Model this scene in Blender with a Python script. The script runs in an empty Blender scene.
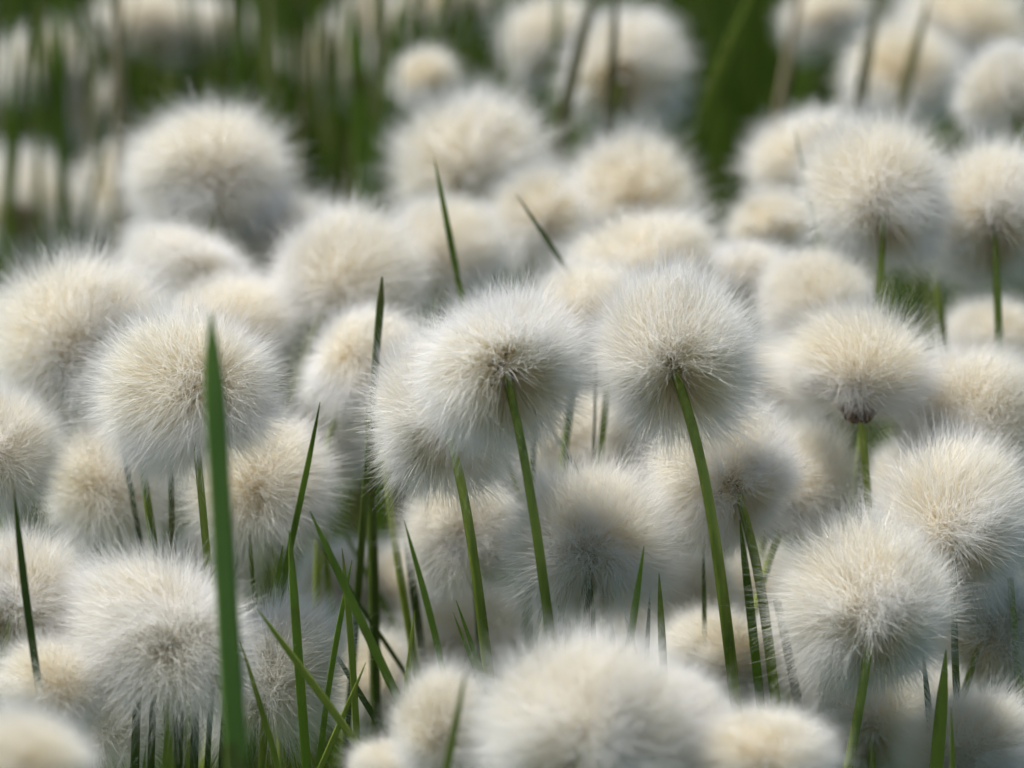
# A dense stand of cotton grass in seed, seen through a long lens.
import bpy, math, random
import numpy as np
from mathutils import Vector, Matrix, Quaternion

random.seed(11)
C = bpy.context.scene.collection
sc = bpy.context.scene
R_ = math.radians

# ------------------------------------------------------------------ camera
W, H = 1024, 768
LENS, SENS = 200.0, 36.0
F = LENS / SENS * W
PITCH = R_(15)
CAM = Vector((0, 0, 0.465))
FWD = Vector((0, math.cos(PITCH), -math.sin(PITCH)))
UP = Vector((0, math.sin(PITCH), math.cos(PITCH)))
RIGHT = Vector((1, 0, 0))

def ray(px, py):
    return FWD + RIGHT * ((px - 512) / F) - UP * ((py - 384) / F)

def at(px, py, d):
    "a point of the meadow seen at this place of the photograph, d metres away"
    return CAM + ray(px, py) * d

def at_plane(px, py, y):
    r = ray(px, py)
    return CAM + r * (y / r.y)

cam_d = bpy.data.cameras.new('camera')
cam = bpy.data.objects.new('camera', cam_d)
C.objects.link(cam)
cam.location = CAM
cam.rotation_euler = (math.pi / 2 - PITCH, 0, 0)
cam_d.lens = LENS
cam_d.sensor_width = SENS
cam_d.clip_start = 0.02
cam_d.clip_end = 500
cam_d.dof.use_dof = True
cam_d.dof.focus_distance = 0.978
cam_d.dof.aperture_fstop = 17.5
sc.camera = cam

# ------------------------------------------------------------------ materials
def mat(name):
    m = bpy.data.materials.new(name)
    m.use_nodes = True
    nt = m.node_tree
    nt.nodes.clear()
    return m, nt, nt.nodes.new('ShaderNodeOutputMaterial')

def ramp(nt, stops, src):
    r = nt.nodes.new('ShaderNodeValToRGB')
    e = r.color_ramp.elements
    while len(e) < len(stops):
        e.new(0.5)
    for el, (p, c) in zip(e, stops):
        el.position = p
        el.color = (*c, 1)
    nt.links.new(src, r.inputs[0])
    return r

def fluff_material(name, warm):
    m, nt, out = mat(name)
    at_ = nt.nodes.new('ShaderNodeAttribute'); at_.attribute_name = 'along'
    k = warm
    r = ramp(nt, [(0.05, (0.22, 0.12, 0.04)), (0.14, (0.52, 0.36, 0.16)), (0.26, (0.88, 0.76, 0.52)),
                  (0.54, (0.93, 0.855, 0.665)), (0.76, (0.95, 0.928, 0.85)), (0.91, (0.965, 0.965, 0.965))], at_.outputs['Fac'])
    dif = nt.nodes.new('ShaderNodeBsdfDiffuse')
    trn = nt.nodes.new('ShaderNodeBsdfTranslucent')
    gls = nt.nodes.new('ShaderNodeBsdfGlossy'); gls.inputs['Roughness'].default_value = 0.42
    m1 = nt.nodes.new('ShaderNodeMixShader'); m1.inputs[0].default_value = 0.58
    m2 = nt.nodes.new('ShaderNodeMixShader'); m2.inputs[0].default_value = 0.07
    L = nt.links.new
    L(r.outputs[0], dif.inputs[0]); L(r.outputs[0], trn.inputs[0])
    L(dif.outputs[0], m1.inputs[1]); L(trn.outputs[0], m1.inputs[2])
    L(m1.outputs[0], m2.inputs[1]); L(gls.outputs[0], m2.inputs[2])
    L(m2.outputs[0], out.inputs[0])
    return m

M_FLUFF = fluff_material('cotton_fluff', 1.0)

def green_material(name, dark, light, transl=0.25, rough=0.42, spec=0.35):
    m, nt, out = mat(name)
    L = nt.links.new
    tc = nt.nodes.new('ShaderNodeTexCoord')
    mp = nt.nodes.new('ShaderNodeMapping'); mp.inputs['Scale'].default_value = (900, 900, 45)
    L(tc.outputs['Object'], mp.inputs[0])
    n1 = nt.nodes.new('ShaderNodeTexNoise'); n1.inputs['Scale'].default_value = 1.0; n1.inputs['Detail'].default_value = 3
    L(mp.outputs[0], n1.inputs[0])
    n2 = nt.nodes.new('ShaderNodeTexNoise'); n2.inputs['Scale'].default_value = 60
    L(tc.outputs['Object'], n2.inputs[0])
    oi = nt.nodes.new('ShaderNodeObjectInfo')
    a = nt.nodes.new('ShaderNodeMath'); a.operation = 'MULTIPLY_ADD'; a.inputs[1].default_value = 0.55
    L(n1.outputs['Fac'], a.inputs[0]); L(n2.outputs['Fac'], a.inputs[2])
    b = nt.nodes.new('ShaderNodeMath'); b.operation = 'MULTIPLY_ADD'; b.inputs[1].default_value = 0.45
    L(oi.outputs['Random'], b.inputs[0]); L(a.outputs[0], b.inputs[2])
    r = ramp(nt, [(0.62, dark), (1.25 / 1.3, light)], b.outputs[0])
    # pale specks on the skin
    n3 = nt.nodes.new('ShaderNodeTexNoise'); n3.inputs['Scale'].default_value = 1500
    L(tc.outputs['Object'], n3.inputs[0])
    sp = ramp(nt, [(0.70, (0, 0, 0)), (0.76, (1, 1, 1))], n3.outputs['Fac'])
    mx = nt.nodes.new('ShaderNodeMix'); mx.data_type = 'RGBA'
    mx.inputs[7].default_value = (0.33, 0.36, 0.16, 1)
    L(sp.outputs[0], mx.inputs[0]); L(r.outputs[0], mx.inputs[6])
    n4 = nt.nodes.new('ShaderNodeTexNoise'); n4.inputs['Scale'].default_value = 85; n4.inputs['Detail'].default_value = 4
    L(tc.outputs['Object'], n4.inputs[0])
    bp_ = ramp(nt, [(0.60, (0, 0, 0)), (0.72, (.55, .55, .55))], n4.outputs['Fac'])
    mb = nt.nodes.new('ShaderNodeMix'); mb.data_type = 'RGBA'
    mb.inputs[7].default_value = (0.17, 0.13, 0.045, 1)
    L(bp_.outputs[0], mb.inputs[0]); L(mx.outputs[2], mb.inputs[6])
    mx = mb
    p = nt.nodes.new('ShaderNodeBsdfPrincipled')
    L(mx.outputs[2], p.inputs['Base Color'])
    p.inputs['Roughness'].default_value = rough
    p.inputs['Specular IOR Level'].default_value = spec
    bp = nt.nodes.new('ShaderNodeBump'); bp.inputs['Strength'].default_value = 0.35; bp.inputs['Distance'].default_value = 0.0003
    L(n1.outputs['Fac'], bp.inputs['Height']); L(bp.outputs[0], p.inputs['Normal'])
    t = nt.nodes.new('ShaderNodeBsdfTranslucent')
    L(mx.outputs[2], t.inputs[0])
    ms = nt.nodes.new('ShaderNodeMixShader'); ms.inputs[0].default_value = transl
    L(p.outputs[0], ms.inputs[1]); L(t.outputs[0], ms.inputs[2])
    L(ms.outputs[0], out.inputs[0])
    return m

M_STEM = green_material('green_stem', (0.11, 0.165, 0.022), (0.31, 0.39, 0.065), 0.2)
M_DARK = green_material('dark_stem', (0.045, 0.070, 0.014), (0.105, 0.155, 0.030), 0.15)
M_BLADE = green_material('leaf_blade', (0.11, 0.185, 0.024), (0.26, 0.39, 0.06), 0.35)
M_BLUE = green_material('broad_blade', (0.10, 0.19, 0.04), (0.21, 0.36, 0.09), 0.35)
M_STRAW = green_material('straw', (0.30, 0.24, 0.14), (0.50, 0.42, 0.28), 0.3)
M_OLIVE = green_material('olive_blade', (0.13, 0.13, 0.055), (0.26, 0.25, 0.12), 0.3)
M_GRASS = green_material('meadow_grass', (0.020, 0.042, 0.005), (0.095, 0.155, 0.018), 0.35)

def brown_material():
    m, nt, out = mat('brown_bracts')
    tc = nt.nodes.new('ShaderNodeTexCoord')
    n = nt.nodes.new('ShaderNodeTexNoise'); n.inputs['Scale'].default_value = 9; n.inputs['Detail'].default_value = 4
    nt.links.new(tc.outputs['Object'], n.inputs[0])
    r = ramp(nt, [(0.35, (0.05, 0.03, 0.02)), (0.55, (0.16, 0.09, 0.045)), (0.75, (0.34, 0.22, 0.12))], n.outputs['Fac'])
    p = nt.nodes.new('ShaderNodeBsdfPrincipled'); p.inputs['Roughness'].default_value = 0.7
    nt.links.new(r.outputs[0], p.inputs['Base Color'])
    nt.links.new(p.outputs[0], out.inputs[0])
    return m
M_BRACT = brown_material()

def ground_material():
    m, nt, out = mat('peaty_ground')
    tc = nt.nodes.new('ShaderNodeTexCoord')
    n = nt.nodes.new('ShaderNodeTexNoise'); n.inputs['Scale'].default_value = 22; n.inputs['Detail'].default_value = 8
    nt.links.new(tc.outputs['Object'], n.inputs[0])
    r = ramp(nt, [(0.35, (0.020, 0.022, 0.010)), (0.52, (0.035, 0.065, 0.012)), (0.7, (0.08, 0.12, 0.03))], n.outputs['Fac'])
    p = nt.nodes.new('ShaderNodeBsdfPrincipled'); p.inputs['Roughness'].default_value = 0.9
    b = nt.nodes.new('ShaderNodeBump'); b.inputs['Strength'].default_value = 0.6; b.inputs['Distance'].default_value = 0.01
    nt.links.new(n.outputs['Fac'], b.inputs['Height']); nt.links.new(b.outputs[0], p.inputs['Normal'])
    nt.links.new(r.outputs[0], p.inputs['Base Color'])
    nt.links.new(p.outputs[0], out.inputs[0])
    return m
M_GROUND = ground_material()

# ------------------------------------------------------------------ mesh helpers
def mesh_np(name, verts, faces, material, attr=None, smooth=False):
    "verts (n,3), faces (m,k) arrays"
    me = bpy.data.meshes.new(name)
    n, m, k = len(verts), len(faces), faces.shape[1]
    me.vertices.add(n); me.vertices.foreach_set('co', np.ascontiguousarray(verts, dtype=np.float32).ravel())
    me.loops.add(m * k); me.loops.foreach_set('vertex_index', np.ascontiguousarray(faces, dtype=np.int32).ravel())
    me.polygons.add(m)
    me.polygons.foreach_set('loop_start', np.arange(0, m * k, k, dtype=np.int32))
    if smooth:
        me.polygons.foreach_set('use_smooth', np.ones(m, dtype=bool))
    if attr is not None:
        a = me.attributes.new('along', 'FLOAT', 'POINT')
        a.data.foreach_set('value', np.ascontiguousarray(attr, dtype=np.float32))
    me.update(calc_edges=True)
    me.materials.append(material)
    return me

def link(name, data, parent=None):
    o = bpy.data.objects.new(name, data)
    C.objects.link(o)
    if parent is not None:
        o.parent = parent
    return o

def spline(pts, n):
    "the points joined and softened at their bends, n + 1 evenly spaced places"
    P = [Vector(p) for p in pts]
    cum = [0.0]
    for i in range(len(P) - 1):
        cum.append(cum[-1] + (P[i + 1] - P[i]).length)
    out = []; j = 0
    for i in range(n + 1):
        s_ = cum[-1] * i / n
        while j < len(P) - 2 and cum[j + 1] < s_: j += 1
        u = (s_ - cum[j]) / max(1e-9, cum[j + 1] - cum[j])
        out.append(P[j].lerp(P[j + 1], min(1, u)))
    for _ in range(int(n * .35)):
        out = [out[0]] + [(out[k - 1] + out[k] * 2 + out[k + 1]) * .25 for k in range(1, n)] + [out[-1]]
    return out

def tube(name, pts, radii, material, n=26, sides=10, flat=1.0, face=Vector((0, -1, 0)), origin=None, keel=0.0, wob=0.0):
    "a tapered stalk; flat < 1 makes it a leaf, keel folds it along its midrib"
    P = spline(pts, n)
    rs = []
    m = len(radii) - 1
    for i in range(n + 1):
        t = i / n * m; s = min(int(t), m - 1); u = t - s
        rs.append(radii[s] * (1 - u) + radii[s + 1] * u)
    o = origin or Vector((0, 0, 0))
    ph = random.random() * 9
    V = []
    for i, p in enumerate(P):
        t = (P[min(i + 1, n)] - P[max(i - 1, 0)]).normalized()
        sd = t.cross(face)
        if sd.length < 1e-6: sd = Vector((1, 0, 0))
        sd.normalize(); fr = sd.cross(t).normalized()
        r = rs[i] * (1 + wob * math.sin(i * .9 + ph))
        for k in range(sides):
            a = 2 * math.pi * k / sides
            ca, sa = math.cos(a), math.sin(a)
            off = sd * (ca * r) + fr * (sa * r * flat + keel * r * abs(ca))
            V.append(p + off - o)
    Fq = []
    for i in range(n):
        for k in range(sides):
            k2 = (k + 1) % sides
            Fq.append((i * sides + k, i * sides + k2, (i + 1) * sides + k2, (i + 1) * sides + k))
    me = mesh_np(name, np.array([tuple(v) for v in V]), np.array(Fq), material, smooth=True)
    return me

# ------------------------------------------------------------------ the fluff of one seed head
# rec: how far below the centre of the fluff the seeds sit (fluff radius = 1)
def unit(v):
    return v / np.linalg.norm(v, axis=-1)[..., None]

def make_fluff(seed, n_long, n_down, w0, cone=40, rec=.30, seg=5, drape=1.0):
    rg = np.random.default_rng(seed)
    n = n_long + n_down
    # directions over the sphere, leaving the gap where the stem comes in
    d = unit(rg.normal(size=(int(n * 2.2), 3)))
    lim = -math.cos(R_(cone))
    keep = (d[:, 2] > lim) & ~((d[:, 2] < lim + 0.25) & (rg.random(len(d)) < 0.45))
    d = d[keep][:n]
    # shape: a lopsided dome, hollow in places
    def field(bumps):
        f = np.zeros(n)
        for a, amp, wid in bumps:
            f += amp * np.exp(-((1 - d @ a) / wid))
        return f
    bumps = [(unit(rg.normal(size=3)), rg.uniform(-.24, .20), rg.uniform(.15, .4)) for _ in range(10)]
    bumps += [(unit(rg.normal(size=3)), rg.uniform(-.10, .08), rg.uniform(.03, .08)) for _ in range(26)]
    lump = field(bumps)
    c = np.array([0, 0, rec]); b = d @ c
    L0 = (b + np.sqrt(b * b - (c @ c) + 1.0)) * (1 + lump)
    # combing: neighbouring hairs bend the same way, in locks of several sizes
    comb = np.zeros((n, 3))
    for cnt, amp, wid in ((7, .30, .45), (40, .24, .07), (260, .15, .010)):
        for _ in range(cnt):
            k = np.exp(-((1 - d @ unit(rg.normal(size=3))) / wid))
            comb += rg.normal(size=3)[None] * amp * .6 * k[:, None]
    wind = rg.normal(size=3) * .10
    comb += wind[None]
    comb -= d * (comb * d).sum(1)[:, None]
    low = drape * np.clip(.35 - d[:, 2], 0, 1.2)[:, None]
    V_, A_, F_ = [], [], []
    off = 0
    def strands(sel, P, wid, segs):
        nonlocal off
        m = len(P)
        side = unit(np.cross(d[sel], rg.normal(size=(m, 3))))
        v = np.zeros((m, segs + 1, 2, 3)); a = np.zeros((m, segs + 1, 2))
        wv = rg.uniform(.7, 1.3, m)
        for i in range(segs + 1):
            p = P[:, i]
            t = i / segs
            r_ = np.linalg.norm(p, axis=1) / L0[sel]
            a[:, i, :] = r_[:, None]
            sd = side + .4 * np.cross(d[sel], side) * math.sin(t * 4)
            w_ = (wid * (1.08 - .95 * t) * wv)[:, None] * .5
            q = p.copy(); q[:, 2] -= rec
            v[:, i, 0] = q - sd * w_; v[:, i, 1] = q + sd * w_
        base = (off + np.arange(m) * (segs + 1) * 2)[:, None]
        b0 = (base + (np.arange(segs) * 2)[None]).ravel()
        F_.append(np.stack([b0, b0 + 1, b0 + 3, b0 + 2], 1))
        V_.append(v.reshape(-1, 3)); A_.append(a.ravel())
        off += m * (segs + 1) * 2
    # long hairs, from the seeds to the surface
    sel = np.arange(n_long)
    D, L = d[sel], L0[sel] * np.where(rg.random(n_long) > .97, rg.uniform(1.0, 1.12, n_long), rg.normal(.97, .075, n_long))
    bend = comb[sel] * 1.25 + rg.normal(size=(n_long, 3)) * .26
    curl = unit(rg.normal(size=(n_long, 3))) * rg.uniform(.0, .07, n_long)[:, None]
    cut = np.where(rg.random(n_long) < .6, rg.uniform(.2, .5, n_long), rg.uniform(.02, .1, n_long))
    P = np.zeros((n_long, seg + 1, 3))
    root = rg.normal(size=(n_long, 3)) * .05
    phase = rg.uniform(0, 6, n_long)
    for i in range(seg + 1):
        t = (cut + (1 - cut) * i / seg); T = t[:, None]
        P[:, i] = root + D * (L * t)[:, None] + bend * (T ** 1.8 * L[:, None] * .62) \
            - D * ((bend ** 2).sum(1)[:, None] * T ** 2.5 * .22 * L[:, None]) \
            + curl * (np.sin(t * 6 + phase) - np.sin(phase))[:, None] * T
        P[:, i, 2] -= (.05 + .30 * low[sel][:, 0]) * t ** 2.2 * L
    strands(sel, P, w0, seg)
    # down: the tangled outer half of finer, softer hairs that makes the head look like wool
    sel = np.arange(n_long, n)
    m = n_down
    D = d[sel]
    open_ = np.clip((-D[:, 2] - .25) / .45, 0, 1)              # the side of the stem stays open
    keep = rg.random(m) > open_ * .85
    sel = sel[keep]; D = d[sel]; m = len(sel)
    r0 = rg.uniform(.36, .74, m) ** .8
    ln = rg.uniform(.20, .44, m)
    dirn = unit(D * rg.uniform(.45, 1.0, m)[:, None] + comb[sel] * 1.25 + rg.normal(size=(m, 3)) * .25)
    cur = rg.normal(size=(m, 3)) * .12 + comb[sel] * .12
    P = np.zeros((m, 4, 3))
    for i in range(4):
        t = i / 3
        P[:, i] = D * (L0[sel] * r0)[:, None] + comb[sel] * .30 * (r0 ** 1.8)[:, None] + dirn * (ln * t)[:, None] + cur * t * t
        P[:, i, 2] -= (.05 + .28 * low[sel][:, 0]) * (r0 + t * .25) ** 2.2
    strands(sel, P, w0 * .9, 3)
    V = np.concatenate(V_)
    r = np.linalg.norm(V, axis=1)
    V /= np.percentile(r, 91)
    return mesh_np('fluff', V, np.concatenate(F_), M_FLUFF, np.clip(np.concatenate(A_), 0, 1.2))

REC_HI = [.30, .22, .36, .28, .42, .26, .33, .38]
HI = [make_fluff(s + 1, 9500, 24000, .0046, rec=r) for s, r in enumerate(REC_HI)]
BARE = make_fluff(31, 9500, 24000, .0046, cone=68, rec=.80, drape=0.0)
LO = [make_fluff(s, 2400, 4200, .0165, seg=4) for s in range(21, 25)]

def make_receptacle(seed):
    "the knob of seeds with its ragged brown bracts"
    rg = random.Random(seed)
    V, Fs = [], []
    prof = [(-.13, .035), (-.10, .07), (-.04, .10), (.03, .11), (.09, .08), (.13, .02)]
    S = 12
    for z, r in prof:
        for k in range(S):
            a = 2 * math.pi * k / S
            rr = r * (1 + rg.uniform(-.15, .15))
            V.append((rr * math.cos(a), rr * math.sin(a), z))
    for i in range(len(prof) - 1):
        for k in range(S):
            k2 = (k + 1) % S
            Fs.append((i * S + k, i * S + k2, (i + 1) * S + k2, (i + 1) * S + k))
    for b in range(9):                      # bracts
        a = 2 * math.pi * b / 9 + rg.uniform(-.2, .2)
        ca, sa = math.cos(a), math.sin(a)
        ln = rg.uniform(.12, .26); out = rg.uniform(.05, .16); w = rg.uniform(.03, .05)
        base = len(V)
        for t in (0, .35, .7, 1):
            r = .06 + out * t; z = -.12 + ln * t - .04 * t * t
            ww = w * (1 - t) ** .6 + .002
            V.append((r * ca - ww * sa, r * sa + ww * ca, z)); V.append((r * ca + ww * sa, r * sa - ww * ca, z))
        for j in range(3):
            q = base + 2 * j
            Fs.append((q, q + 1, q + 3, q + 2))
    return mesh_np('receptacle', np.array(V), np.array(Fs), M_BRACT, smooth=True)
RECS = [make_receptacle(s) for s in range(3)]

# ------------------------------------------------------------------ one plant
def plant(cx, cy, rx, ry, d, label, rec=None, stem=None, nod=None, w=9.0, mat_=None, group=None, proto=None, spin=None):
    cen = at(cx, cy, d)
    R = 1.08 * rx * d / F
    far = d > 1.17
    pi_ = (proto if proto is not None else random.randrange(99))
    REC = .86 if proto == 'bare' else (.30 if far else REC_HI[pi_ % 8])
    data = BARE if proto == 'bare' else (LO[pi_ % 4] if far else HI[pi_ % 8])
    nod = R_(nod if nod is not None else random.uniform(12, 38))
    # lean sideways so that the seeds show where the photograph has them
    roll = 0.0
    if rec is not None:
        ox, oy = (rec[0] - cx) / rx, (rec[1] - cy) / ry
        roll = math.atan2(ox, max(.18, REC * .9))
        roll = max(-.75, min(.75, roll))
    else:
        roll = random.uniform(-.3, .3)
    spin = random.uniform(0, 2 * math.pi) if spin is None else spin
    axis_rot = Matrix.Rotation(-roll, 3, 'Y') @ Matrix.Rotation(-nod, 3, 'X')   # -Z swings towards the viewer
    down = (axis_rot @ Vector((0, 0, -1))).normalized()
    if down.y > 0:
        axis_rot = Matrix.Rotation(-roll, 3, 'Y') @ Matrix.Rotation(nod, 3, 'X')
        down = (axis_rot @ Vector((0, 0, -1))).normalized()
    recp = cen + Vector((down.x, down.y, down.z * ry / rx)) * (REC * R * .98)
    # stem path
    rw = w * d / F / 2
    pts = [recp - down * (.02 * R), recp + down * (.30 * R)]
    yb = min(recp.y + down.y * .5 * R, cen.y - (.9 * R if nod > .7 else .0))
    if stem:
        pts = [recp - down * (.02 * R)]
        for (sx, sy) in stem:
            pts.append(at_plane(sx, sy, yb))
        dv = pts[-1] - pts[-2]
    else:
        p1 = recp + down * (.62 * R); pts.append(Vector((p1.x, p1.y, p1.z)))
        dv = Vector((random.uniform(-.12, .12) + down.x * .2, 0, -1))
    dv = dv.normalized()
    if dv.z > -.4: dv.z = -.4
    last = pts[-1]
    k = last.z / -dv.z
    sl = max(-.35, min(.35, dv.x / -dv.z))
    mid = Vector((last.x + sl * last.z * .5, last.y + .004, last.z * .5))
    end = Vector((last.x + sl * last.z * .85, last.y + .008, -.004))
    pts += [mid, end]
    root = bpy.data.objects.new('cotton_grass', None)
    root.empty_display_size = .02
    C.objects.link(root)
    root.location = (end.x, end.y, 0)
    root['label'] = label; root['category'] = 'cotton grass'; root['kind'] = 'thing'
    if group: root['group'] = group
    o = Vector(root.location)
    me = tube('stem', pts, [rw * .8, rw, rw * 1.05, rw * 1.1, rw * 1.15], mat_ or M_STEM, n=46, sides=10, origin=o, wob=.02)
    link('stem', me, root)
    fl = link('fluff', data, root)
    Mr = (axis_rot @ Matrix.Rotation(spin, 3, 'Z')).to_4x4()
    # a head is wider than it is high in the photograph, whatever its lean
    S = Matrix.Diagonal((R, R, R * ry / rx, 1))
    fl.matrix_local = Matrix.Translation(cen - o) @ (S @ Mr)
    loc, rot, scl = fl.matrix_local.decompose()
    rc = link('seed_core', RECS[random.randrange(3)], root)
    rc.location = recp - o
    rc.rotation_mode = 'QUATERNION'
    rc.rotation_quaternion = Mr.to_quaternion()
    rc.scale = (R * (1.7 if proto == 'bare' else .85),) * 3
    return root

GR = 'cotton grass plants crowding the middle of the meadow'
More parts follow.
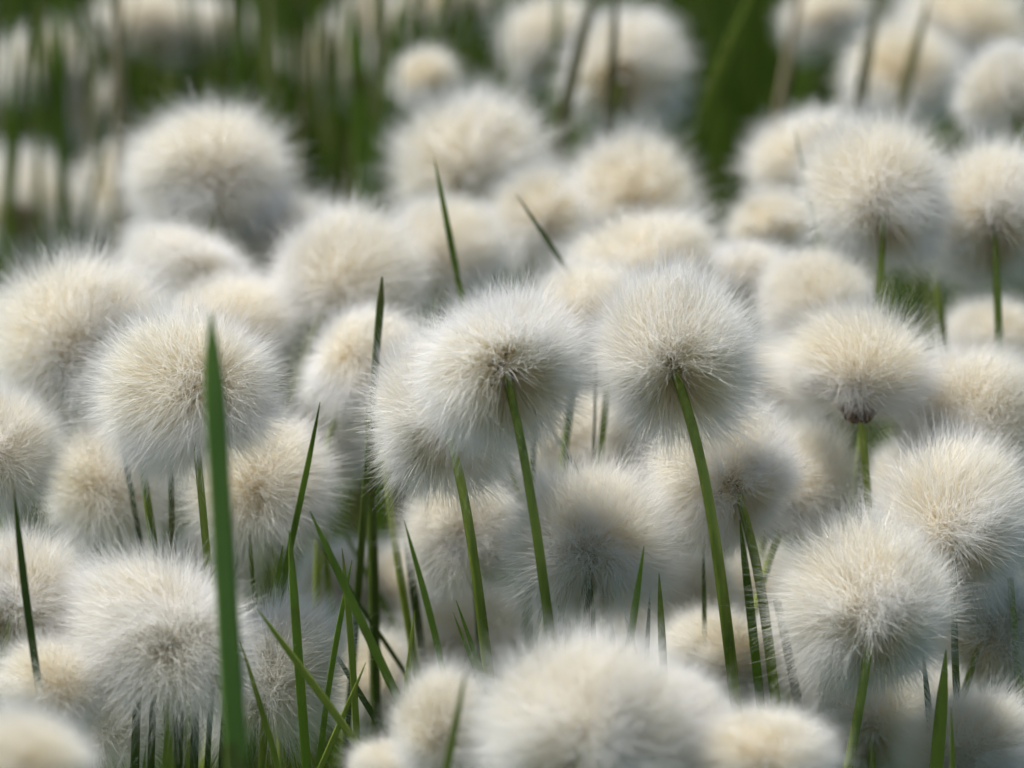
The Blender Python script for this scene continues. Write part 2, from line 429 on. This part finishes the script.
# cx, cy, rx, ry, distance, label, extras
HEADS = [
 (497,352,92,84,.962,'white fluffy head in the centre whose stem curves down to the pale front heads',dict(rec=(514,380),nod=60,stem=[(513,400),(530,470),(551,640)],w=10.5)),
 (438,404,86,72,.99,'fluffy head tucked behind the lower left of the central head',dict(rec=(450,425),nod=60,stem=[(459,448),(470,520),(485,645)],w=11)),
 (665,350,88,78,.975,'round head right of centre above a long thick bright green stem',dict(rec=(678,358),nod=60,stem=[(692,402),(712,500),(735,695)],w=12)),
 (876,184,84,70,1.06,'crisp silvery head standing tall at the upper right with a short stem below',dict(rec=(887,212),nod=60,stem=[(887,245),(880,300)],w=9)),
 (992,206,76,78,1.075,'head cut by the right edge above a dark green stem',dict(rec=(993,216),nod=60,stem=[(997,285),(1001,380)],w=9.5)),
 (866,342,90,64,1.022,'cream head with ragged brown bracts bared beneath it',dict(rec=(858,398),nod=26,proto='bare',stem=[(862,425),(866,470)],w=9)),
 (976,410,92,56,1.03,'broad flattened cream head between the head with bared bracts and the right edge',dict(rec=(945,440),nod=22)),
 (722,462,84,82,1.0,'head crossed by the long thick bright stem, with a small brown pit at its heart',dict(rec=(748,455),nod=58,stem=[(756,530),(764,600)],w=11)),
 (818,462,70,70,1.03,'cream head with stray grey hairs and brown bracts at its lower left',dict(rec=(785,500),nod=12,proto='bare')),
 (950,514,84,78,.995,'large head with a yellowish heart below the broad flattened one',dict(rec=(958,524),nod=60,stem=[(950,570),(957,700)],w=8,mat_=M_DARK)),
 (866,588,102,86,.965,'big silky head in the lower right with a grey left side',dict(rec=(873,602),nod=60,stem=[(868,668),(851,755)],w=11.5)),
 (588,526,94,82,.99,'shaggy head with long combed hairs below centre, over a tuft of dark blades',dict(rec=(590,520),nod=40,stem=[(586,600),(584,660)],w=9,mat_=M_DARK)),
 (458,522,62,58,1.03,'smaller head below the central pair, partly shaded',dict(rec=(470,556),nod=30,stem=[(484,600),(480,690)],w=9,mat_=M_DARK)),
 (184,378,98,84,.985,'large head at left whose middle is crossed by the blurred blade tip',dict(rec=(192,402),nod=18,stem=[(199,460),(209,580)],w=9)),
 (84,334,102,96,1.05,'biggest head near the left edge with a brown tinged lower side',dict(rec=(82,395),nod=25)),
 (205,166,86,66,1.12,'broad soft head standing alone against the dark grass at upper left',dict(rec=(207,186),nod=35)),
 (354,268,78,64,1.085,'cream head above the rounded blade tip left of centre',dict(rec=(330,300),nod=25)),
 (442,244,64,52,1.14,'soft head behind the tall thin blade near the top centre',dict(nod=25)),
 (192,262,68,52,1.10,'pale head directly below the broad soft one at upper left',dict(nod=20)),
 (275,238,62,52,1.13,'cream head peeping out between the two upper left heads',dict(nod=20)),
 (232,322,72,54,1.08,'small pale top showing between the large left head and the cream one behind',dict(nod=20)),
 (366,356,72,60,1.05,'cream head lying left of the central head under the rounded blade tip',dict(rec=(345,390),nod=22)),
 (-4,440,66,62,1.0,'head cut in half by the left edge at mid height',dict(rec=(-14,440),nod=40)),
 (22,592,72,76,.965,'head with a brown heart at the left edge behind a dark upright blade',dict(rec=(6,606),nod=60)),
 (166,618,94,94,.955,'large woolly head at lower left over a bundle of dark stems',dict(rec=(165,655),nod=10,stem=[(168,735),(172,800)],w=10)),
 (272,655,66,92,.985,'head right of the broad blurred blade, above the bottom edge',dict(nod=20)),
 (262,474,78,74,1.02,'silky head right of the broad blurred blade at mid height',dict(nod=15)),
 (108,474,66,72,1.037,'shaded grey head underneath the two large left heads',dict(nod=20)),
 (98,700,52,74,1.0,'shaded beige head tucked left of the large woolly lower left head',dict(nod=20)),
 (18,756,78,54,.80,'very blurred white head in the bottom left corner',dict(nod=20)),
 (590,718,116,88,.885,'large soft front head at the bottom centre with a tawny heart',dict(rec=(575,742),nod=60)),
 (672,716,62,66,.895,'head joined to the right side of the large soft front head',dict(nod=25)),
 (766,748,84,54,.885,'low white head at the bottom edge right of centre',dict(nod=20)),
 (722,650,70,52,1.02,'beige head that the long thick bright stem stands in front of',dict(rec=(720,700),nod=15)),
 (440,716,56,66,.92,'beige head at the left shoulder of the large soft front head',dict(nod=20)),
 (388,768,44,34,.93,'small white head at the bottom edge left of the large soft front head',dict(nod=20)),
 (868,706,66,66,1.02,'shaded head hanging beneath the big silky lower right head',dict(rec=(870,704),nod=60)),
 (975,742,76,56,.975,'head lit on its left side in the bottom right corner',dict(nod=20)),
 (994,616,72,92,1.01,'shaggy grey head at the right edge behind the big silky one',dict(rec=(976,600),nod=40)),
 (560,430,84,52,1.09,'shaded cream head showing between the central head and the round one',dict(nod=20)),
 (635,258,88,48,1.10,'wide low head above the round head right of centre',dict(nod=18)),
 (738,268,52,42,1.12,'small white head between the wide low one and the tall silvery one',dict(nod=20)),
 (588,312,68,50,1.055,'white head wedged between the central head and the round head',dict(nod=25)),
 (768,222,46,38,1.19,'soft blurred head peeping out left of the tall silvery one',dict(nod=20)),
 (812,292,62,48,1.10,'cream head under the left side of the tall silvery one',dict(nod=20)),
 (632,190,78,66,1.215,'blurred round head above the wide low one',dict(rec=(620,215),nod=25)),
 (464,152,88,84,1.25,'big blurred head near the top centre with an orange tinged heart',dict(rec=(470,170),nod=40)),
 (628,60,66,66,1.30,'blurred round head at the top crossed by an olive blade',dict(rec=(618,70),nod=60)),
 (426,72,36,36,1.33,'small blurred head perched behind the big blurred one near the top centre',dict(nod=20)),
 (548,32,54,50,1.36,'brownish blurred head at the top edge left of the round crossed one',dict(nod=35)),
 (802,146,72,52,1.21,'blurred flat topped head left of the tall silvery one',dict(nod=20)),
 (908,66,66,54,1.33,'blurred head at top right crossed by two olive blades',dict(rec=(900,80),nod=30)),
 (998,92,58,50,1.14,'cream head cut by the upper right edge, just out of focus',dict(rec=(1012,112),nod=30)),
 (28,196,60,66,1.42,'very blurred shaded head with a brown heart at the upper left edge',dict(rec=(22,200),nod=60)),
 (122,182,46,54,1.45,'very blurred grey head left of the broad soft one',dict(nod=25)),
 (155,12,66,32,1.5,'blurred pale head cut by the top edge at upper left',dict(nod=25)),
 (540,214,52,62,1.2,'blurred head behind the slanting short blade near the top centre',dict(nod=30)),
 (322,50,46,58,1.5,'blurred head split by dark blades at the top left of centre',dict(nod=25)),
 (822,12,48,36,1.47,'pale blurred head at the top edge above the flat topped one',dict(nod=25)),
 (960,22,84,52,1.42,'wide blurred head at the top edge in the right corner',dict(nod=25)),
 (450,-4,60,34,1.5,'blurred head cut by the top edge above the small perched one',dict(nod=25)),
 (44,50,48,52,1.5,'blurred grey head in the upper left corner between pale blades',dict(nod=25)),
 (90,110,34,44,1.5,'dim blurred head left of the straw coloured stalk',dict(nod=25)),
 (215,20,42,40,1.5,'dim blurred head at the top edge right of the pale cut one',dict(nod=25)),
 (375,22,36,60,1.52,'blurred pale head between two green blades at the top',dict(nod=25)),
 (338,585,56,56,1.12,'soft white head behind the crossing blades at lower left',dict(nod=20)),
 (366,672,50,52,1.06,'shaded white head behind the lower end of the crossing blades',dict(nod=20)),
 (470,628,70,60,1.06,'shaded beige head below the smaller one under the central pair',dict(nod=20)),
 (400,575,46,52,1.12,'shaded grey head behind the three upright dark stems',dict(nod=20)),
 (690,588,52,54,1.07,'shaded grey head between the shaggy head and the long bright stem',dict(nod=20)),
 (2,330,36,50,1.07,'sliver of a head at the left edge beside the biggest one',dict(nod=20)),
 (996,338,58,52,1.13,'soft beige head at the right edge behind the dark green stem',dict(nod=20)),
 (1016,478,42,62,1.05,'beige head at the right edge beside the one with a yellowish heart',dict(nod=20)),
 (652,442,56,54,1.07,'shaded beige head just below the round head right of centre',dict(nod=20)),
 (772,380,52,50,1.08,'white head between the round head and the one with bared bracts',dict(nod=20)),
 (50,680,60,56,.95,'shaded head between the left edge head and the blurred corner one',dict(nod=20)),
 (530,620,56,46,1.1,'dim head behind the tuft of dark blades below centre',dict(nod=20)),
 (212,556,50,44,1.06,'shaded head peeping out right of the broad blurred blade above the woolly one',dict(nod=20)),
 (318,430,56,46,1.09,'dim head between the silky head and the lower left of the central pair',dict(nod=20)),
 (912,478,52,50,1.07,'cream head squeezed behind the one with a yellowish heart',dict(nod=20)),
 (930,690,58,60,1.06,'dim head in the gap between the big silky one and the bottom right corner',dict(nod=20)),
 (640,610,54,50,1.08,'dim head behind the small bright pointed blade',dict(nod=20)),
 (760,585,50,50,1.09,'dim head behind the mottled stem right of the long bright one',dict(nod=20)),
 (800,640,50,60,1.04,'shaded grey head behind the left side of the big silky one',dict(nod=20)),
]
for h in HEADS:
    cx, cy, rx, ry, d, lab, ex = h
    plant(cx, cy, rx, ry, d, lab, group=GR if d < 1.17 else 'blurred cotton grass plants behind', **ex)

# more plants further back that nothing tells apart
rr = random.Random(5)
for i in range(26):
    px = rr.uniform(-60, 1080)
    if 690 < px < 800: continue
    d = rr.uniform(1.55, 2.1)
    zz = rr.uniform(.185, .215)
    # height of the head above the ground decides where it shows
    X = (px - 512) / F * d
    e = d * math.cos(PITCH)
    p = Vector((X, e, zz)) - CAM
    dd = p.dot(FWD); py = 384 - p.dot(UP) / dd * F
    if py < -70: continue
    plant(px, py, rr.uniform(50, 60) * 1.3 / dd, rr.uniform(42, 52) * 1.3 / dd, dd, 'hazy out of focus head among the far grass at the top',
          group='far cotton grass plants')

# ------------------------------------------------------------------ single blades and stalks
def blade(pts, w, d, label, name='grass_blade', cat='grass blade', m=None, tip=True, flat=.4, keel=.5, lean=.0, w_end=None, group=None, sl_lim=.6, tipl=90, blunt=False, ext=40):
    if not tip:          # these run up into the heads above them
        (ax, ay), (bx, by) = pts[0], pts[1]
        k = ext / max(1, by - ay)
        pts = [(ax - (bx - ax) * k, ay - (by - ay) * k)] + list(pts)
        d = d + .012
    P0 = at(pts[0][0], pts[0][1], d)
    y0 = P0.y
    P = [P0] + [at_plane(x, y, y0 - lean * (i + 1)) for i, (x, y) in enumerate(pts[1:])]
    dv = P[-1] - P[-2]
    sl = dv.x / max(1e-4, -dv.z)
    sl = max(-sl_lim, min(sl_lim, sl))
    last = P[-1]
    P.append(Vector((last.x + sl * last.z * .45, last.y + .004, last.z * .5)))
    P.append(Vector((last.x + sl * last.z * .7, last.y + .008, -.004)))
    w1 = (w_end or w) * d / F / 2
    w0 = w * d / F / 2
    if tip:
        T = sum((P[i + 1] - P[i]).length for i in range(len(P) - 1))
        rad = []
        for i in range(60):
            q = i / 59
            f = min(1.0, q * T / (tipl * d / F))
            rad.append((w0 + (w1 - w0) * min(1, q * 1.6)) * (.10 + .90 * (1 - (1 - f) ** 2) if not blunt else max(.25, min(1, (f * 8) ** .5))))
    else:
        rad = [w0 * .7] + [w0] * (len(P) - 1)
    o = Vector((P[-1].x, P[-1].y, 0))
    me = tube(name, P, rad, m or M_BLADE, n=48, sides=10, flat=flat, keel=keel, origin=o, wob=.02,
              face=Vector((random.uniform(-.5, .5), -1, 0)).normalized())
    ob = link(name, me)
    ob.location = o
    ob['label'] = label; ob['category'] = cat; ob['kind'] = 'thing'
    if group: ob['group'] = group
    return ob

BLADES = [
 ([(211,312),(217,420),(226,560),(238,768)],22,.835,'broad blurred green blade rising in front of the left heads',dict(m=M_BLUE,w_end=28,flat=.25,keel=.3)),
 ([(14,490),(23,590),(41,700)],8,.935,'dark slender blade in front of the brown hearted head at the left edge',dict(m=M_DARK)),
 ([(434,157),(444,215),(458,280)],7,1.06,'tall thin green blade pointing up near the top centre',{}),
 ([(516,194),(540,228),(568,266)],6,1.07,'short thin blade slanting down to the right above centre',dict(m=M_DARK)),
 ([(382,277),(379,315),(376,350)],8,1.02,'blunt olive blade tip standing in front of the cream head',dict(blunt=True,flat=.8,m=M_DARK)),
 ([(320,402),(312,455),(294,520),(278,600)],7,.995,'thin blade leaning over the silky head at mid height',{}),
 ([(310,511),(350,596),(432,768)],9.5,.945,'long bright blade slanting down to the right at lower left',dict(m=M_BLADE,flat=.55)),
 ([(257,608),(302,668),(378,768)],8.5,.94,'blade slanting down to the right nearest the bottom left',dict(m=M_STEM,flat=.7)),
 ([(289,530),(296,640),(306,768)],10,.96,'upright green blade crossed by the slanting one at lower left',dict(m=M_BLADE)),
 ([(370,448),(373,540),(376,750)],12,1.025,'thick dark stalk, leftmost of the three upright ones',dict(m=M_DARK,tip=False,flat=.9,keel=0)),
 ([(383,448),(390,520),(404,600),(424,715)],8.5,1.018,'yellowish green stalk beside the thick dark one',dict(m=M_STEM,tip=False,flat=.8,keel=0)),
 ([(397,445),(404,500),(412,590),(428,690)],9.5,1.03,'stalk behind the yellowish green one, rightmost of the three upright ones',dict(m=M_DARK,tip=False,flat=.9,keel=0)),
 ([(324,635),(350,678),(373,714)],6.5,.985,'short dark blade slanting among the crossing blades',dict(m=M_DARK)),
 ([(366,662),(348,710),(320,768)],6,.96,'light green blade leaning to the right at the bottom left',dict(m=M_STEM)),
 ([(453,612),(465,650),(486,694)],6.5,.955,'short blade pointing up to the left beside the soft front head',{}),
 ([(456,600),(466,636),(480,670)],6,.965,'narrow blade doubling the short one beside the soft front head',{}),
 ([(466,668),(456,720),(445,770)],9,.86,'blurred blade at the bottom edge left of the soft front head',dict(m=M_STEM)),
 ([(644,546),(637,595),(629,645)],8,.955,'small bright pointed blade right of the shaggy head',dict(m=M_BLADE)),
 ([(659,573),(660,600),(662,640)],8.5,.975,'stubby bright blade behind the small pointed one',dict(m=M_STEM)),
 ([(304,518),(350,592),(408,672)],5,1.03,'thin dark blade running behind the long bright slanting one',dict(m=M_DARK)),
 ([(334,514),(346,534),(360,558)],6,1.09,'soft short blade above the crossing blades',dict(m=M_BLADE)),
 ([(535,410),(534,440),(532,480)],7.5,1.03,'short green stalk right beside the long stem of the central head',dict(m=M_STEM,tip=False,flat=.9,keel=0)),
 ([(546,420),(556,434),(566,448)],5,1.06,'tiny blade slanting right of the central stem',dict(m=M_DARK)),
 ([(595,402),(594,440)],4,1.035,'very thin stalk left of its thicker neighbour between the two middle heads',dict(m=M_DARK,tip=False,flat=.9,keel=0)),
 ([(606,402),(601,445)],10,1.035,'thick short stalk between the two middle heads',dict(m=M_STEM,tip=False,flat=.9,keel=0)),
 ([(638,420),(632,455)],7,1.05,'stalk half hidden under the round head',dict(m=M_DARK,tip=False,flat=.9,keel=0)),
 ([(740,520),(746,555),(751,600)],10,.99,'green blade just right of the long thick bright stem',dict(m=M_BLADE)),
 ([(703,535),(704,590)],5,1.01,'thin dark blade just left of the long thick bright stem',dict(m=M_DARK)),
 ([(786,640),(795,680),(801,715)],12,1.0,'dark mottled stalk under the left side of the big silky head',dict(m=M_DARK,tip=False,flat=.9,keel=0)),
 ([(826,665),(824,690),(821,725)],11,1.0,'short green stalk left of the stem of the big silky head',dict(m=M_STEM,tip=False,flat=.9,keel=0)),
 ([(946,650),(941,700),(935,775)],14,.955,'thick bright green blade below the right side of the big silky head',dict(m=M_STEM,flat=.6)),
 ([(951,707),(952,735),(953,775)],6,.94,'small pointed blade right of the thick bright one',dict(m=M_STEM)),
 ([(922,645),(929,700),(934,750)],8,.985,'dark blade left of the thick bright one',dict(m=M_DARK)),
 ([(1011,590),(1016,660),(1026,745)],10,.985,'speckled stalk rising along the lower right edge',dict(ext=12,m=M_STEM,tip=False,flat=.9,keel=0)),
 ([(956,668),(959,710)],8,1.0,'short dark stalk hanging under the shaggy grey right head',dict(m=M_DARK,tip=False,flat=.9,keel=0)),
 ([(996,672),(999,712)],8,1.0,'short dark stalk nearest the speckled one at lower right',dict(m=M_DARK,tip=False,flat=.9,keel=0)),
 ([(936,262),(940,295),(945,345)],10,1.10,'green stalk left of the dark green stem at the right edge',dict(m=M_STEM,tip=False,flat=.9,keel=0)),
 ([(946,282),(955,300),(964,320)],8,1.2,'blurred leaning blade beside the green stalk at upper right',dict(m=M_BLADE)),
 ([(924,270),(918,300),(916,330)],9,1.22,'blurred upright blade left of the green stalk at upper right',dict(m=M_BLADE)),
 ([(794,127),(798,138),(802,156)],5,1.10,'tiny blade tip poking up left of the tall silvery head',dict(m=M_BLADE)),
 ([(124,452),(130,490),(138,530)],8,1.01,'mottled stalk left of its greener neighbour under the large left head',dict(m=M_DARK,tip=False,flat=.9,keel=0)),
 ([(140,450),(144,490),(151,530)],10.5,1.0,'green stalk hanging straight below the large left head',dict(m=M_STEM,tip=False,flat=.9,keel=0)),
 ([(171,450),(172,480),(172,520)],8,1.0,'faint stalk seen through hair below the large left head',dict(m=M_DARK,tip=False,flat=.9,keel=0)),
 ([(488,440),(486,475)],8,1.06,'faint green stalk between the stems of the central pair',dict(m=M_BLADE,tip=False,flat=.9,keel=0)),
 ([(496,435),(506,462),(516,485)],6,1.04,'thin stalk left of the long central stem',dict(m=M_STEM,tip=False,flat=.9,keel=0)),
 ([(250,545),(253,570),(256,610)],6,1.0,'yellowish stalk right of the broad blurred blade',dict(ext=10,m=M_STEM,tip=False,flat=.9,keel=0)),
 ([(283,545),(278,575),(272,605)],9,1.0,'blade behind the upper end of the upright green one',dict(m=M_BLADE)),
 ([(342,548),(352,640),(358,768)],7,.965,'slim upright blade between the crossing blades and the thick dark stalk',dict(m=M_STEM)),
 ([(404,520),(440,640),(462,768)],7,.95,'long thin blade slanting right in front of the smaller head under the central pair',dict(m=M_BLADE)),
 ([(240,640),(262,700),(280,768)],7,.945,'narrow blade leaning left beside the broad blurred one',dict(m=M_STEM)),
 ([(352,560),(330,660),(318,768)],6,.97,'thin blade leaning right across the lower end of the crossing blades',dict(m=M_BLADE)),
 ([(415,610),(408,690),(396,768)],7,.955,'thin blade leaning right above the small white bottom head',dict(m=M_STEM)),
 ([(118,18),(119,70),(121,150)],12,1.30,'straw coloured dry stalk in the blurred background',dict(name='dry_stalk',cat='dry stalk',m=M_STRAW,tip=False,flat=.9,keel=0)),
 ([(352,5),(360,90),(366,215)],20,1.33,'wide blurred dark green blade left of the big blurred head',{}),
 ([(404,-20),(395,40),(386,105)],12,1.36,'blurred green blade leaning over the small perched head',{}),
 ([(758,-20),(725,50),(690,140)],12,1.30,'bright blurred blade leaning across the dark green gap',dict(m=M_STEM)),
 ([(598,-20),(580,30),(560,130)],13,1.27,'olive blurred blade left of the round crossed head',dict(m=M_OLIVE)),
 ([(616,-20),(612,50),(607,130)],11,1.26,'olive blurred blade in front of the round crossed head',dict(m=M_OLIVE)),
 ([(802,-20),(792,40),(780,105)],10,1.34,'pale tan blurred stalk at the right of the dark green gap',dict(name='dry_stalk',cat='dry stalk',m=M_STRAW,tip=False,flat=.9,keel=0)),
 ([(880,-10),(868,50),(858,110)],12,1.28,'blurred olive blade, left of the pair before the top right head',dict(m=M_OLIVE)),
 ([(930,-5),(916,50),(900,110)],12,1.28,'blurred olive blade, right of the pair before the top right head',dict(m=M_OLIVE)),
 ([(58,-20),(60,60),(62,140)],12,1.32,'pale green blurred blade at the upper left corner',dict(m=M_BLADE)),
 ([(300,10),(302,80),(310,190)],9,1.38,'dark blurred blade right of the broad soft head',dict(m=M_DARK)),
 ([(330,-10),(328,70),(330,150)],9,1.4,'dark blurred blade splitting the pale head at top left',dict(m=M_DARK)),
 ([(237,20),(236,80),(240,120)],9,1.34,'green blurred blade rising behind the broad soft head',dict(m=M_BLADE)),
 ([(468,-30),(474,30),(476,90)],12,1.42,'bright blurred blade between the perched head and the brownish head',dict(m=M_BLADE)),
]
for b in BLADES:
    pts, w, d, lab, ex = b
    blade(pts, w, d, lab, group='grass blades standing among the heads', **ex)

# bundles of stems under the woolly lower left head and under the shaggy head
rb = random.Random(3)
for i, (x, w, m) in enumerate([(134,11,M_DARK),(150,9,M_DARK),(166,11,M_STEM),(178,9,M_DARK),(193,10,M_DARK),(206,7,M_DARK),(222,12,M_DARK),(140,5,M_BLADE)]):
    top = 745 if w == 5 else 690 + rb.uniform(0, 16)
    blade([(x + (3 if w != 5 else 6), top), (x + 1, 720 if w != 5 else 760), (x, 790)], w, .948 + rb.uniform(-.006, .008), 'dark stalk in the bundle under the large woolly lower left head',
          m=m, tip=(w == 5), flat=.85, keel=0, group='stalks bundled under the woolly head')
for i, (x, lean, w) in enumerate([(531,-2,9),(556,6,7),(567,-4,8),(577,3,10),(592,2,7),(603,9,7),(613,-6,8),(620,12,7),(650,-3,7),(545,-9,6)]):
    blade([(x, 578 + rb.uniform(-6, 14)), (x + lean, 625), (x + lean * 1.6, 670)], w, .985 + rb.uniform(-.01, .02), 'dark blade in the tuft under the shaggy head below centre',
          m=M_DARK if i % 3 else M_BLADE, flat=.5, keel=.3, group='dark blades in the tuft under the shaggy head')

# ------------------------------------------------------------------ ground and grass
gm = bpy.data.meshes.new('ground')
N = 60
xs = np.concatenate([[-60, -20, -6], np.linspace(-2, 2, N), [6, 20, 60]])
ys = np.concatenate([[-10, -2], np.linspace(0.2, 5, N), [9, 25, 120]])
X, Y = np.meshgrid(xs, ys)
rg = np.random.default_rng(4)
Z = -0.004 + .004 * np.sin(X * 9 + 1) * np.cos(Y * 7) + rg.uniform(-.002, .002, X.shape)
V = np.stack([X.ravel(), Y.ravel(), Z.ravel()], 1)
nx, ny = len(xs), len(ys)
idx = (np.arange(ny - 1)[:, None] * nx + np.arange(nx - 1)[None]).ravel()
Fg = np.stack([idx, idx + 1, idx + nx + 1, idx + nx], 1)
g = link('ground', mesh_np('ground', V, Fg, M_GROUND, smooth=True))
g['kind'] = 'structure'; g['label'] = 'dark peaty ground of the meadow'

def grass_field(name, n, y0, y1, hmin, hmax, w, material, seed, label, margin=.12):
    rg = np.random.default_rng(seed)
    y = np.sqrt(rg.uniform(y0 ** 2, y1 ** 2, n))
    hw = y * (512 / F) + margin
    x = rg.uniform(-1, 1, n) * hw
    h = rg.uniform(hmin, hmax, n)
    seg = 4
    ang = rg.uniform(0, math.pi, n)
    sx, sy = np.cos(ang), np.sin(ang)
    lx = rg.normal(0, .13, n); ly = rg.normal(0, .10, n)
    V = np.zeros((n, seg + 1, 2, 3))
    for i in range(seg + 1):
        t = i / seg
        ww = w * (1 - t ** 2.2) * .5 + .0001
        cx = x + lx * h * t ** 1.7; cy = y + ly * h * t ** 1.7; cz = h * t - .003
        for s, sg in ((0, -1), (1, 1)):
            V[:, i, s, 0] = cx + sg * sx * ww; V[:, i, s, 1] = cy + sg * sy * ww; V[:, i, s, 2] = cz
    base = (np.arange(n) * (seg + 1) * 2)[:, None]
    b0 = (base + (np.arange(seg) * 2)[None]).ravel()
    Fq = np.stack([b0, b0 + 1, b0 + 3, b0 + 2], 1)
    o = link(name, mesh_np(name, V.reshape(-1, 3), Fq, material))
    o['kind'] = 'stuff'; o['label'] = label
    return o
grass_field('grass', 5200, .72, 1.35, .03, .12, .0026, M_GRASS, 8, 'short green grass between the stems')
grass_field('dead_grass', 1500, .72, 2.4, .02, .09, .0024, M_STRAW, 18, 'straw coloured dead grass low between the stems')
grass_field('background_grass', 9000, 1.38, 3.6, .06, .20, .0036, M_GRASS, 9, 'blurred green grass behind the heads', .2)

def tall_grass(seed, spots, n, d0, d1, h0, h1, w, material, name, label):
    rg = np.random.default_rng(seed)
    seg = 7
    cx0 = rg.choice(len(spots), n)
    sp = np.array(spots)
    px = rg.uniform(sp[cx0, 0], sp[cx0, 1])
    d = rg.uniform(d0, d1, n)
    x = (px - 512) / F * d; y = d * math.cos(PITCH)
    h = rg.uniform(h0, h1, n)
    ang = rg.uniform(-.7, .7, n)
    sx, sy = np.cos(ang), np.sin(ang)
    lx = rg.normal(0, .10, n); ly = rg.normal(0, .08, n)
    V = np.zeros((n, seg + 1, 2, 3))
    for i in range(seg + 1):
        t = i / seg
        ww = w * (1 - t ** 2.5) * .5 + .0001
        for s_, sg in ((0, -1), (1, 1)):
            V[:, i, s_, 0] = x + lx * h * t ** 1.6 + sg * sx * ww
            V[:, i, s_, 1] = y + ly * h * t ** 1.6 + sg * sy * ww
            V[:, i, s_, 2] = h * t - .003
    base = (np.arange(n) * (seg + 1) * 2)[:, None]
    b0 = (base + (np.arange(seg) * 2)[None]).ravel()
    Fq = np.stack([b0, b0 + 1, b0 + 3, b0 + 2], 1)
    o = link(name, mesh_np(name, V.reshape(-1, 3), Fq, material))
    o['kind'] = 'stuff'; o['label'] = label
LEFT = [(-60, 130), (225, 400), (225, 400)]
tall_grass(3, LEFT + [(500, 560)], 130, 1.36, 1.62, .20, .265, .0030, M_GRASS, 'background_grass', 'tall blurred green grass at the top left')
tall_grass(4, LEFT, 35, 1.34, 1.6, .18, .255, .0028, M_OLIVE, 'background_grass', 'tall blurred olive grass at the top left')
tall_grass(5, [(680, 800)], 60, 1.45, 1.9, .15, .25, .0030, M_GRASS, 'background_grass', 'tall blurred green grass in the dark gap')

# ------------------------------------------------------------------ light
w = bpy.data.worlds.new('World'); sc.world = w
w.use_nodes = True
nt = w.node_tree; nt.nodes.clear()
sky = nt.nodes.new('ShaderNodeTexSky'); sky.sky_type = 'NISHITA'; sky.sun_disc = False
EL, AZ = R_(66), R_(-80)      # azimuth from +Y (behind the heads) towards +X
sky.sun_elevation = EL; sky.sun_rotation = AZ
bg = nt.nodes.new('ShaderNodeBackground'); bg.inputs[1].default_value = 0.068
wo = nt.nodes.new('ShaderNodeOutputWorld')
nt.links.new(sky.outputs[0], bg.inputs[0]); nt.links.new(bg.outputs[0], wo.inputs[0])
ld = bpy.data.lights.new('sun', 'SUN'); ld.energy = 4.9; ld.angle = R_(.6); ld.color = (1, .95, .86)
lo = bpy.data.objects.new('sun', ld); C.objects.link(lo)
dirv = Vector((math.sin(AZ) * math.cos(EL), math.cos(AZ) * math.cos(EL), math.sin(EL)))   # towards the sun
lo.rotation_mode = 'QUATERNION'
lo.rotation_quaternion = dirv.to_track_quat('Z', 'Y')
lo.location = dirv * 5

# ------------------------------------------------------------------ render settings
sc.view_settings.view_transform = 'Standard'
sc.view_settings.look = 'None'
sc.view_settings.gamma = 1
sc.view_settings.exposure = 0.40
cy_ = sc.cycles
cy_.max_bounces = 9; cy_.diffuse_bounces = 8
cy_.use_adaptive_sampling = True; cy_.adaptive_threshold = .03; cy_.adaptive_min_samples = 16; cy_.glossy_bounces = 2; cy_.transmission_bounces = 4
cy_.transparent_max_bounces = 4
cy_.caustics_reflective = False; cy_.caustics_refractive = False
cy_.sample_clamp_indirect = 6
